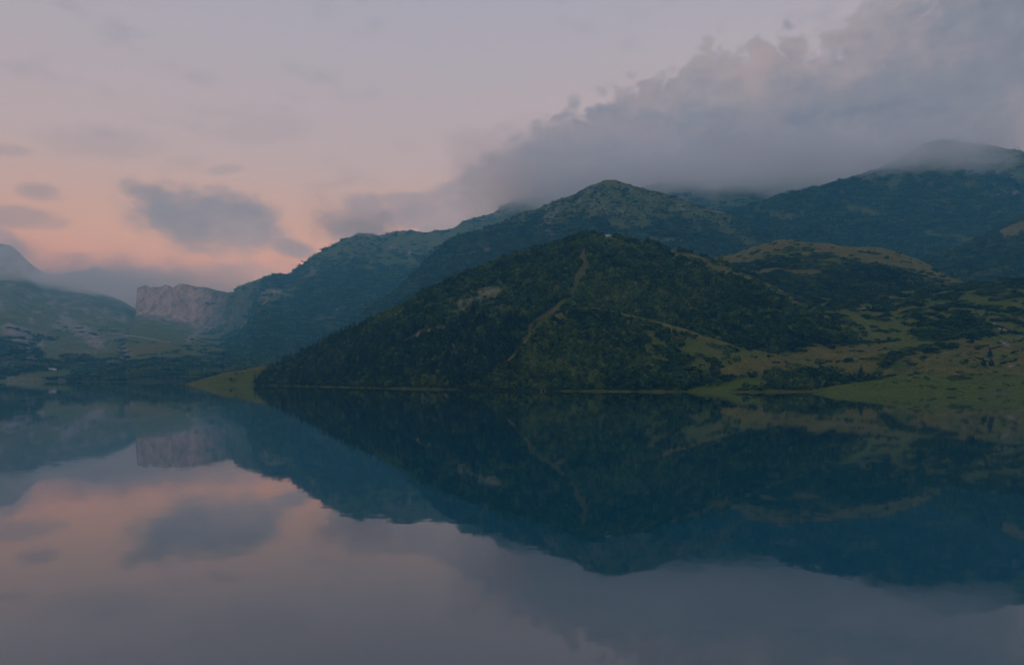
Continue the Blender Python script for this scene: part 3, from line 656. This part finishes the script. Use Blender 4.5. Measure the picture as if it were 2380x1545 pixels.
def spruce_geo(rng, H, R, whorls=15, per=9, trunk_r=0.16, gap=0.10):
    """drooping branches in whorls; returns trunk and crown"""
    tv, tf = [], []
    for z, r in ((-0.6, trunk_r * 1.25), (H * 0.5, trunk_r * 0.6), (H * 0.97, 0.02)):
        for k in range(6): tv.append((r * math.cos(k * 1.047), r * math.sin(k * 1.047), z))
    for l in range(2):
        for k in range(6): tf.append((l * 6 + k, l * 6 + (k + 1) % 6, l * 6 + 6 + (k + 1) % 6, l * 6 + 6 + k))
    v, f = [], []
    for w in range(whorls):
        t = w / (whorls - 1); z = H * (gap + (0.97 - gap) * t)
        rr = R * (1 - t) ** 0.85 * (0.85 + 0.3 * rng.random()) + 0.12
        n = max(4, int(per * (1 - 0.5 * t))); a0 = rng.random() * 6.28
        for i in range(n):
            a = a0 + 6.283 * i / n + rng.normal() * 0.18; r = rr * (0.75 + 0.4 * rng.random()); dr = r * (0.28 + 0.2 * rng.random()) * (1 - 0.7 * t)
            wd = r * 0.30 + 0.12; ca, sa = math.cos(a), math.sin(a); k = len(v)
            zz = z + rng.normal() * H * 0.012
            v += [(0.05 * ca, 0.05 * sa, zz + 0.1 * r), (0.55 * r * ca - wd * sa, 0.55 * r * sa + wd * ca, zz - dr * 0.75), (0.6 * r * ca, 0.6 * r * sa, zz - dr * 0.25),
                  (0.55 * r * ca + wd * sa, 0.55 * r * sa - wd * ca, zz - dr * 0.75), (r * ca, r * sa, zz - dr)]
            f += [(k, k + 1, k + 2), (k, k + 2, k + 3), (k + 1, k + 4, k + 2), (k + 2, k + 4, k + 3)]
    return (tv, tf), (v, f)
rng = np.random.default_rng(5)
def proto(name, me):
    return bpy.data.objects.new(name, me)       # only a shape source for the scattered woods
BUSH = []
for i in range(6):
    v, f = crown_geo(rng, 110, 1.0, leaf=0.24, flat=0.75 + 0.5 * rng.random(), lift=0.7 + 0.3 * rng.random())
    BUSH.append(proto('tree_shape', mesh_from('tree_shape', v, f, M_LEAF)))
SPR = []
for i in range(4):
    (tv, tf), (v, f) = spruce_geo(rng, 4.6, 1.15 + 0.3 * rng.random(), 12, 8, 0.1, 0.06)
    SPR.append(proto('spruce_shape', mesh_from('spruce_shape', v, f, M_NEEDLE)))
SHRUB = []
for i in range(4):
    V, Fc = [], []
    for j in range(7):
        v, f = crown_geo(rng, 26, 0.5 + 0.35 * rng.random(), flat=0.7, leaf=0.34, lobes=3, lift=0.5)
        o = rng.normal(size=2) * np.array([1.3, 0.8]); k = len(V)
        V += [np.array(a) + (o[0], o[1], 0) for a in v]; Fc += [tuple(a + k for a in q) for q in f]
    SHRUB.append(proto('shrub_shape', mesh_from('shrub_shape', V, Fc, M_LEAF)))
CLUMP = []
for i in range(5):
    V, Fc = [], []
    for j in range(11):
        k = len(V); o = rng.normal(size=2) * 1.5
        if rng.random() < 0.3:
            (_, _), (v, f) = spruce_geo(rng, 2.2, 0.5, 7, 6, 0.1, 0.05)
        else:
            v, f = crown_geo(rng, 34, 0.55 + 0.4 * rng.random(), leaf=0.32, lobes=4)
        V += [np.array(a) + (o[0], o[1], 0) for a in v]; Fc += [tuple(a + k for a in q) for q in f]
    CLUMP.append(proto('clump_shape', mesh_from('clump_shape', V, Fc, M_LEAF)))

def scatter_object(name, label, cat, pts, protos, smin, smax, hvar=0.25, tint_bias=0.0):
    n = len(pts)
    me = bpy.data.meshes.new(name); me.vertices.add(n); me.vertices.foreach_set('co', pts.astype(np.float32).ravel())
    s = smin + (smax - smin) * RNG.random(n) ** 1.6
    sv = np.stack([s * (0.85 + 0.3 * RNG.random(n)), s * (0.85 + 0.3 * RNG.random(n)), s * (1 - hvar + 2 * hvar * RNG.random(n))], -1).astype(np.float32)
    a = me.attributes.new('scl', 'FLOAT_VECTOR', 'POINT'); a.data.foreach_set('vector', sv.ravel())
    rv = np.zeros((n, 3), np.float32); rv[:, 2] = RNG.random(n) * 6.28; rv[:, :2] = RNG.normal(size=(n, 2)) * 0.05
    a = me.attributes.new('rot', 'FLOAT_VECTOR', 'POINT'); a.data.foreach_set('vector', rv.ravel())
    a = me.attributes.new('idx', 'INT', 'POINT'); a.data.foreach_set('value', RNG.integers(0, len(protos), n).astype(np.int32))
    tn = np.clip(0.5 + 0.45 * fbm(pts[:, 0] / 28, pts[:, 1] / 28, 3, 8) + 0.45 * fbm(pts[:, 0] / 110, pts[:, 1] / 110, 3, 18) + RNG.normal(size=n) * 0.2 + tint_bias, 0, 1).astype(np.float32)
    a = me.attributes.new('tint', 'FLOAT', 'POINT'); a.data.foreach_set('value', tn)
    me.update()
    o = bpy.data.objects.new(name, me); col.objects.link(o); o['kind'] = 'stuff'; o['label'] = label; o['category'] = cat
    ng = bpy.data.node_groups.new(name, 'GeometryNodeTree')
    ng.interface.new_socket('Geometry', in_out='INPUT', socket_type='NodeSocketGeometry')
    ng.interface.new_socket('Geometry', in_out='OUTPUT', socket_type='NodeSocketGeometry')
    N = ng.nodes; L = ng.links
    gi = N.new('NodeGroupInput'); go = N.new('NodeGroupOutput')
    m2p = N.new('GeometryNodeMeshToPoints'); L.new(gi.outputs[0], m2p.inputs[0])
    jn = N.new('GeometryNodeJoinGeometry')
    for p in reversed(protos):
        oi = N.new('GeometryNodeObjectInfo'); oi.inputs['Object'].default_value = p; oi.inputs['As Instance'].default_value = True
        L.new(oi.outputs['Geometry'], jn.inputs[0])
    iop = N.new('GeometryNodeInstanceOnPoints'); L.new(m2p.outputs[0], iop.inputs['Points']); L.new(jn.outputs[0], iop.inputs['Instance'])
    iop.inputs['Pick Instance'].default_value = True
    def na(nm, dt):
        k = N.new('GeometryNodeInputNamedAttribute'); k.data_type = dt; k.inputs['Name'].default_value = nm; return k.outputs['Attribute']
    L.new(na('idx', 'INT'), iop.inputs['Instance Index']); L.new(na('scl', 'FLOAT_VECTOR'), iop.inputs['Scale'])
    e2r = N.new('FunctionNodeEulerToRotation'); L.new(na('rot', 'FLOAT_VECTOR'), e2r.inputs[0]); L.new(e2r.outputs[0], iop.inputs['Rotation'])
    L.new(iop.outputs[0], go.inputs[0])
    md = o.modifiers.new('scatter', 'NODES'); md.node_group = ng
    return o

scatter_object('front_wood', 'dark green broadleaf wood covering the front hill above the lake', 'wood', front.scatter(23000, front.m['wood'] ** 1.5 * (1 - 0.75 * sst(front.wpx, 1400, 1620))), BUSH, 2.2, 5.4)
scatter_object('front_hill_shrubs', 'dark dwarf shrubs on the right flank of the front hill', 'shrubs', front.scatter(6000, front.m['wood'] * sst(front.wpx, 1380, 1560) + 0.22 * spit * sst(fbm(front.X / 30, front.D / 30, 4, 77, 0.6), 0.05, 0.3) * sst(front.Z, 1.5, 4)), SHRUB, 1.6, 3.6, 0.3, -0.12)
low = front.m['wood'] * sst(front.py, 740, 830) * (1 - sst(front.px, 1200, 1330)) + 0.06 * front.m['wood'] * (1 - sst(front.px, 1250, 1400))
scatter_object('spruce_wood', 'mass of dark spruces on the lakeside foot of the front hill', 'wood', front.scatter(4200, low), SPR, 2.2, 4.2)
scatter_object('lower_hill_wood', 'bushes and small trees on the low hump by the shore', 'wood', hump.scatter(9000, hump.m['wood'] ** 1.5), BUSH, 1.5, 3.8)
scatter_object('moor_shrubs', 'streaks of dark dwarf shrubs on the grassy moor', 'shrubs', moor.scatter(10500, moor.m['wood'] ** 1.5 + 0.008), SHRUB, 1.6, 3.4, 0.3, -0.15)
scatter_object('meadow_shrubs', 'scattered low shrubs on the meadow mounds by the water', 'shrubs', meadow.scatter(700, meadow.m['wood'] * 0.7 + 0.06 * np.clip(fbm(meadow.X / 22, meadow.D / 14, 4, 72, 0.6) * 2 + 0.3, 0, 1)), SHRUB, 0.4, 1.6, 0.3, 0.0)
scatter_object('ridge_shrubs', 'bands of dark shrubs below the bare grass ridge', 'shrubs', gridge.scatter(5500, gridge.m['wood'] ** 1.5), SHRUB, 2.0, 4.0, 0.3, -0.1)
scatter_object('dark_slope_wood', 'dark wood on the right hand slope', 'wood', dark.scatter(3200, dark.m['wood']), CLUMP, 4.2, 7.5)
scatter_object('peak_wood', 'wood on the flanks of the green peak', 'wood', peak.scatter(6500, peak.m['wood'] ** 1.5), CLUMP, 3.6, 6.9)
scatter_object('peak_shrubs', 'loose low shrubs dotting the grass of the green peak', 'shrubs', peak.scatter(2600, np.clip(fbm(peak.X / 40, peak.D / 40, 4, 71, 0.6) + 0.25, 0, 1) * (1 - peak.m['wood']) * sst(peak.py, 424, 440)), SHRUB, 2.0, 4.5, 0.3, -0.1)
scatter_object('shoulder_wood', 'wood on the shoulder under the cloud', 'wood', shoulder.scatter(6000, shoulder.m['wood'] ** 1.5), CLUMP, 4.2, 7.5)
scatter_object('blue_mountain_wood', 'hazy blue wood on the mountain across the lake', 'wood', blue.scatter(11000, blue.m['wood'] ** 1.5), CLUMP, 4.2, 8.1)
scatter_object('high_wood', 'sparse wood high on the cloud wrapped mountain', 'wood', high.scatter(3000, high.m['wood']), CLUMP, 4.8, 7.5)
scatter_object('far_shore_wood', 'dark wood on the far left shore', 'wood', np.concatenate([west.scatter(2600, west.m['wood'] ** 2), cliff.scatter(1800, cliff.m['wood'])]), CLUMP, 4.2, 7.5)

# ---- single spruces one can tell apart --------------------------------------------------------------
def tree_thing(label, group, H, R, seed, whorls=18, per=11):
    r = np.random.default_rng(seed)
    (tv, tf), (v, f) = spruce_geo(r, H, R, whorls, per, 0.02 * H, 0.07)
    e = bpy.data.objects.new('spruce_tree', None); col.objects.link(e); e['label'] = label; e['category'] = 'tree'; e['group'] = group
    for nm, a, b, m in (('trunk', tv, tf, M_BARK), ('crown', v, f, M_NEEDLE_SOLO)):
        o = bpy.data.objects.new(nm, mesh_from(nm, a, b, m)); col.objects.link(o); o.parent = e
    return e
M_NEEDLE_SOLO = plain('spruce_needles', (0.016, 0.028, 0.016), 0.85, 0.5, 0.8)
def put_tree(px, foot, top, halfw, label, seed, group='spruces standing alone on the meadow'):
    p = hit(px, foot)
    H = (foot - top) / F * p[1]; R = halfw / F * p[1]
    e = tree_thing(label, group, H, R, seed); e.location = p
    return e
put_tree(2000, 878, 843, 13, 'largest lone dark spruce at the upper edge of the green meadow', 1)
put_tree(1985, 879, 861, 8, 'small dark spruce pressed against the left side of the largest lone spruce', 2)
put_tree(2303, 850, 827, 8.5, 'right one of the two dark spruces standing side by side near the right edge', 3)
put_tree(2285, 849, 829, 8, 'left one of the two dark spruces standing side by side near the right edge', 4)
put_tree(2300, 829, 806, 8, 'dark spruce standing just above the side by side pair near the right edge', 5)
put_tree(2059, 850, 832, 7, 'lower spruce in the bushy hollow right of the largest lone spruce', 6)
put_tree(2080, 836, 816, 7, 'upper spruce in the bushy hollow right of the largest lone spruce', 7)
put_tree(2328, 778, 762, 6, 'small spruce beside the stony stream near the right edge', 8)
put_tree(2293, 734, 718, 6, 'highest small spruce on the moor near the right edge', 9)

# spruces whose tips stand out of the wood above the lake
kinds = []
for k in range(3):
    r = np.random.default_rng(60 + k); (tv, tf), (v, f) = spruce_geo(r, 1.0, 0.24 + 0.03 * k, 15, 9, 0.018, 0.07)
    kinds.append((mesh_from('trunk', tv, tf, M_BARK), mesh_from('crown', v, f, M_NEEDLE_SOLO)))
spots = front.scatter(70, front.m['wood'] * sst(front.py, 725, 780) * sst(front.px, 900, 960) * (1 - sst(front.px, 1180, 1260)), margin=0)
for i, p in enumerate(spots):
    a, b = kinds[i % 3]; h = 14 + 9 * random.random()
    e = bpy.data.objects.new('spruce_tree', None); col.objects.link(e); e.location = tuple(p)
    e['label'] = 'tall dark spruce rising out of the wood on the lakeside slope'; e['category'] = 'tree'; e['group'] = 'spruces in the lakeside wood'
    e.rotation_euler = (0, 0, random.random() * 6.28); e.scale = (h, h, h)
    for nm, m in (('trunk', a), ('crown', b)):
        o = bpy.data.objects.new(nm, m); col.objects.link(o); o.parent = e

# ---- buildings ------------------------------------------------------------------------------------------
M_WALL = plain('white_plaster', (0.64, 0.60, 0.55), 0.8, 0.1, 1.0)
M_ROOF = plain('pale_metal_roof', (0.52, 0.50, 0.48), 0.5, 0.12, 1.0)
M_SLATE = plain('slate_roof', (0.16, 0.15, 0.15), 0.7, 0.2, 2.0)
M_WOODP = plain('weathered_wood', (0.16, 0.10, 0.06), 0.8, 0.3, 4.0)
M_PANE, _nt, _b = new_mat('window_pane'); _b.inputs['Base Color'].default_value = (0.03, 0.04, 0.05, 1); _b.inputs['Roughness'].default_value = 0.15
def box_geo(x0, x1, y0, y1, z0, z1):
    v = [(x, y, z) for z in (z0, z1) for y in (y0, y1) for x in (x0, x1)]
    return v, [(0, 2, 3, 1), (4, 5, 7, 6), (0, 1, 5, 4), (2, 6, 7, 3), (0, 4, 6, 2), (1, 3, 7, 5)]
def part(nm, geo, m, parent):
    o = bpy.data.objects.new(nm, mesh_from(nm, geo[0], geo[1], m)); col.objects.link(o); o.parent = parent; return o
def crest(h, px, back=0):
    c = int(round((px - h.colpx[0]) / (h.colpx[1] - h.colpx[0]))); j = int(np.argmin(h.py[:h.nf, c])) - back
    return (h.X[j, c], h.D[j, c], h.Z[j, c])
def house(name, label, px, py, w, d, h, rh, rz, roofm, nwin):
    p = hit(px, py) if py else crest(front, px, 1)
    e = bpy.data.objects.new(name, None); col.objects.link(e); e['label'] = label; e['category'] = 'house'
    e.location = (p[0], p[1] + d / 2, p[2] - 0.2); e.rotation_euler = (0, 0, rz)
    x, y = w / 2, d / 2
    # walls with gables on the short ends
    v = [(-x, -y, -3), (x, -y, -3), (x, y, -3), (-x, y, -3), (-x, -y, h), (x, -y, h), (x, y, h), (-x, y, h), (-x, 0, h + rh), (x, 0, h + rh)]
    part('wall', (v, [(0, 1, 5, 4), (2, 3, 7, 6), (1, 2, 6, 9, 5), (3, 0, 4, 8, 7)]), M_WALL, e)
    o_ = 0.5; t = 0.22; sl = rh / y
    V, Fc = [], []
    for sgn in (-1, 1):
        k = len(V); ye = sgn * (y + o_); ze = h - sl * o_
        for dz in (0.06, 0.06 + t):
            V += [(-x - o_, 0, h + rh + dz), (x + o_, 0, h + rh + dz), (x + o_, ye, ze + dz), (-x - o_, ye, ze + dz)]
        Fc += [tuple(k + i for i in q) for q in ((0, 1, 2, 3), (7, 6, 5, 4), (0, 4, 5, 1), (1, 5, 6, 2), (2, 6, 7, 3), (3, 7, 4, 0))]
    rf = part('roof', (V, Fc), roofm, e)
    part('chimney', box_geo(x * 0.4, x * 0.4 + 0.6, 0.4, 1.0, h + rh * 0.4, h + rh + 0.7), M_WALL, rf)
    part('door', box_geo(-0.5, 0.5, -y - 0.06, -y + 0.05, -0.4, min(h - 0.3, 1.9)), M_WOODP, e)
    for i in range(nwin):
        wx = -x + (i + 0.5) * w / nwin
        if abs(wx) < 0.9: wx += 1.3
        wf = part('window', box_geo(wx - 0.55, wx + 0.55, -y - 0.05, -y + 0.05, h * 0.40, h * 0.82), M_WOODP, e)
        part('pane', box_geo(wx - 0.45, wx + 0.45, -y - 0.07, -y + 0.02, h * 0.40 + 0.1, h * 0.82 - 0.1), M_PANE, wf)
    return e
house('chalet', 'small white chalet alone on the crest of the front hill', 1413, None, 8.5, 5.5, 2.2, 1.9, 0.35, M_ROOF, 3)
house('long_house', 'long low white house on the far left shore', 121, 864, 20.0, 8.0, 3.2, 1.8, 0.05, M_ROOF, 7)
house('hut', 'tiny pale hut on the grass slope above the far left shore', 262, 836, 10.0, 6.0, 2.4, 1.6, -0.1, M_ROOF, 3)

# ---- mountain road with its pale embankment, far left
def road(name, pts, width, m):
    ps = []
    xs = np.linspace(0, len(pts) - 1, 60)
    for t in xs:
        px = np.interp(t, range(len(pts)), [a[0] for a in pts]); py = np.interp(t, range(len(pts)), [a[1] for a in pts])
        p = hit(px, py)
        ps.append(p)
    ps = np.array(ps)
    for _ in range(6): ps[1:-1] = (ps[:-2] + 2 * ps[1:-1] + ps[2:]) / 4
    t = np.gradient(ps, axis=0)[:, :2]; t /= np.linalg.norm(t, axis=1)[:, None]; nrm = np.stack([-t[:, 1], t[:, 0]], -1)
    if nrm[30, 1] < 0: nrm = -nrm
    v, f = [], []
    for p, n in zip(ps, nrm):
        gz = max(p[2], ground_z(p[0], p[1])) + 1.2
        v += [(p[0] - n[0] * width, p[1] - n[1] * width, gz - 9), (p[0] - n[0] * width * 0.5, p[1] - n[1] * width * 0.5, gz), (p[0] + n[0] * width * 0.5, p[1] + n[1] * width * 0.5, gz + 0.1), (p[0] + n[0] * width, p[1] + n[1] * width, gz - 6)]
    for i in range(len(ps) - 1):
        for k in range(3): f.append((i * 4 + k, i * 4 + 4 + k, i * 4 + 5 + k, i * 4 + 1 + k))
    o = bpy.data.objects.new(name, mesh_from(name, v, f, m)); col.objects.link(o); o['kind'] = 'structure'
road('road', [(250, 776), (285, 779), (320, 782), (350, 788), (378, 794), (396, 796)], 7.0, plain('road_gravel', (0.30, 0.27, 0.25), 0.9, 0.2, 0.05))

# ---- boulders along the shore and on the meadow
def boulder(label, px, py, size, seed):
    r = np.random.default_rng(seed); p = hit(px, py)
    import bmesh
    bm = bmesh.new(); bmesh.ops.create_icosphere(bm, subdivisions=3, radius=1.0)
    planes = [(lambda d: d / np.linalg.norm(d))(r.normal(size=3)) for _ in range(9)]
    for v in bm.verts:
        c = np.array(v.co)
        for n in planes:
            k = c @ n
            if k > 0.72: c = c - n * (k - 0.72)
        c *= 1 + 0.06 * r.normal() * 0.5
        v.co = (c[0] * 1.2, c[1] * 0.9, c[2] * 0.8)
    me = bpy.data.meshes.new('boulder'); bm.to_mesh(me); bm.free(); me.materials.append(M_BOULDER)
    o = bpy.data.objects.new('boulder', me); col.objects.link(o); o.location = (p[0], p[1], p[2] + size * 0.25); o.scale = (size,) * 3
    o.rotation_euler = (0, 0, r.random() * 6.28); o['label'] = label; o['category'] = 'rock'; o['group'] = 'boulders near the water'
boulder('large pale boulder at the water edge below the low hump', 1512, 905, 2.6, 1)
boulder('flat pale rock on the shore strip left of the large boulder', 1258, 908, 1.9, 2)
boulder('low stone lying close to the flat pale rock on the shore strip', 1268, 908.5, 1.3, 3)
boulder('pale boulder in the stony stream near the right edge', 2352, 796, 2.6, 4)
boulder('small white stone on the meadow right of the paired spruces', 2316, 876, 1.5, 5)
boulder('small stone in the middle of the meadow left of the paired spruces', 2224, 862, 1.4, 6)

# ---- low cloud resting on the mountains -------------------------------------------------------------------
def fog_bank(name, label, lo, hi, density, scale, thr, colr, seed, floor=None, floor_soft=80.0, top=None, shape_k=1.0, xfade=0.5):
    v, f = box_geo(lo[0], hi[0], lo[1], hi[1], lo[2], hi[2])
    m = bpy.data.materials.new(name); m.use_nodes = True; nt = m.node_tree; nt.nodes.clear()
    out = nt.nodes.new('ShaderNodeOutputMaterial'); pv = nt.nodes.new('ShaderNodeVolumePrincipled')
    geo = nt.nodes.new('ShaderNodeNewGeometry'); P = geo.outputs['Position']
    x, y, z = sep(nt, P)
    n = noise_node(nt, mapping(nt, P, (1, 1, 1.5), (seed * 100, 0, 0)), 1 / scale, 3, 0.6)
    def edge(c, a, b):
        mid, half = (a + b) / 2, (b - a) / 2
        return 1.0 - ((c - mid) * (1 / half)).pow(2.0)
    sh = edge(x, lo[0], hi[0]).min(edge(y, lo[1], hi[1]))
    if floor is None: sh = sh.min(edge(z, lo[2], hi[2]))
    else:
        sh = sh.min((z - floor) * (1 / floor_soft)).min((hi[2] - z) * (1 / (top or 150.0)))
    d = (sh.min(1.0) * shape_k + (n - 0.5) * 3.2).sstep(thr, thr + 0.9) * density
    d = d * sh.sstep(0.0, 0.15) * edge(x, lo[0], hi[0]).sstep(0.0, xfade) * edge(y, lo[1], hi[1]).sstep(0.0, 0.35)
    nt.links.new(d.s, pv.inputs['Density']); pv.inputs['Color'].default_value = rgb(colr); pv.inputs['Absorption Color'].default_value = (1, 1, 1, 1); pv.inputs['Anisotropy'].default_value = 0.2
    nt.links.new(pv.outputs[0], out.inputs['Volume'])
    o = bpy.data.objects.new(name, mesh_from(name, v, f, m)); col.objects.link(o)
    o['kind'] = 'stuff'; o['label'] = label; o['category'] = 'cloud'
    return o
CLOUD_COL = (1.0, 1.0, 1.0)
def at(px, py, D): return ((px - CX) / F * D, D, CAM_Z + (HZ - py) / F * D)
fog_bank('ridge_cloud', 'grey cloud lying on the high ridge at right', (-500, 3780, 1020), (2900, 5900, 1480), 0.0040, 360.0, 0.0, CLOUD_COL, 3, floor=1055.0, floor_soft=130.0, top=280.0, shape_k=1.4)
fog_bank('low_streak_cloud', 'ragged cloud skirt hanging in front of the dark slope at right', (750, 2980, 850), (2420, 3760, 1180), 0.0046, 210.0, 0.12, CLOUD_COL, 5, floor=885.0, floor_soft=120.0, top=170.0, shape_k=1.2, xfade=0.6)
fog_bank('left_fog', 'lilac fog hiding the upper slope of the far left mountain', (-6900, 4500, 540), (-2000, 7700, 960), 0.0032, 480.0, 0.05, CLOUD_COL, 7, floor=615.0, floor_soft=140.0, top=300.0)
fog_bank('wisp_cloud', 'small wisp of cloud clinging to the rounded blue summit', (-1430, 4300, 900), (-700, 5500, 1190), 0.0026, 175.0, 0.30, CLOUD_COL, 9)

# ---- blue evening air over the whole place
v, f = box_geo(-9500, 9500, -700, 11500, -12, 1720)
hm = bpy.data.materials.new('haze_air'); hm.use_nodes = True; hnt = hm.node_tree; hnt.nodes.clear()
ho = hnt.nodes.new('ShaderNodeOutputMaterial'); hp = hnt.nodes.new('ShaderNodeVolumePrincipled')
hp.inputs['Density'].default_value = HAZE_DENSITY; hp.inputs['Color'].default_value = rgb(HAZE_COLOR); hp.inputs['Absorption Color'].default_value = (1, 1, 1, 1); hp.inputs['Anisotropy'].default_value = 0.25
hnt.links.new(hp.outputs[0], ho.inputs['Volume'])
haze = bpy.data.objects.new('haze', mesh_from('haze', v, f, hm)); col.objects.link(haze); haze['kind'] = 'stuff'
haze['label'] = 'blue evening haze filling the valley'; haze['category'] = 'haze'
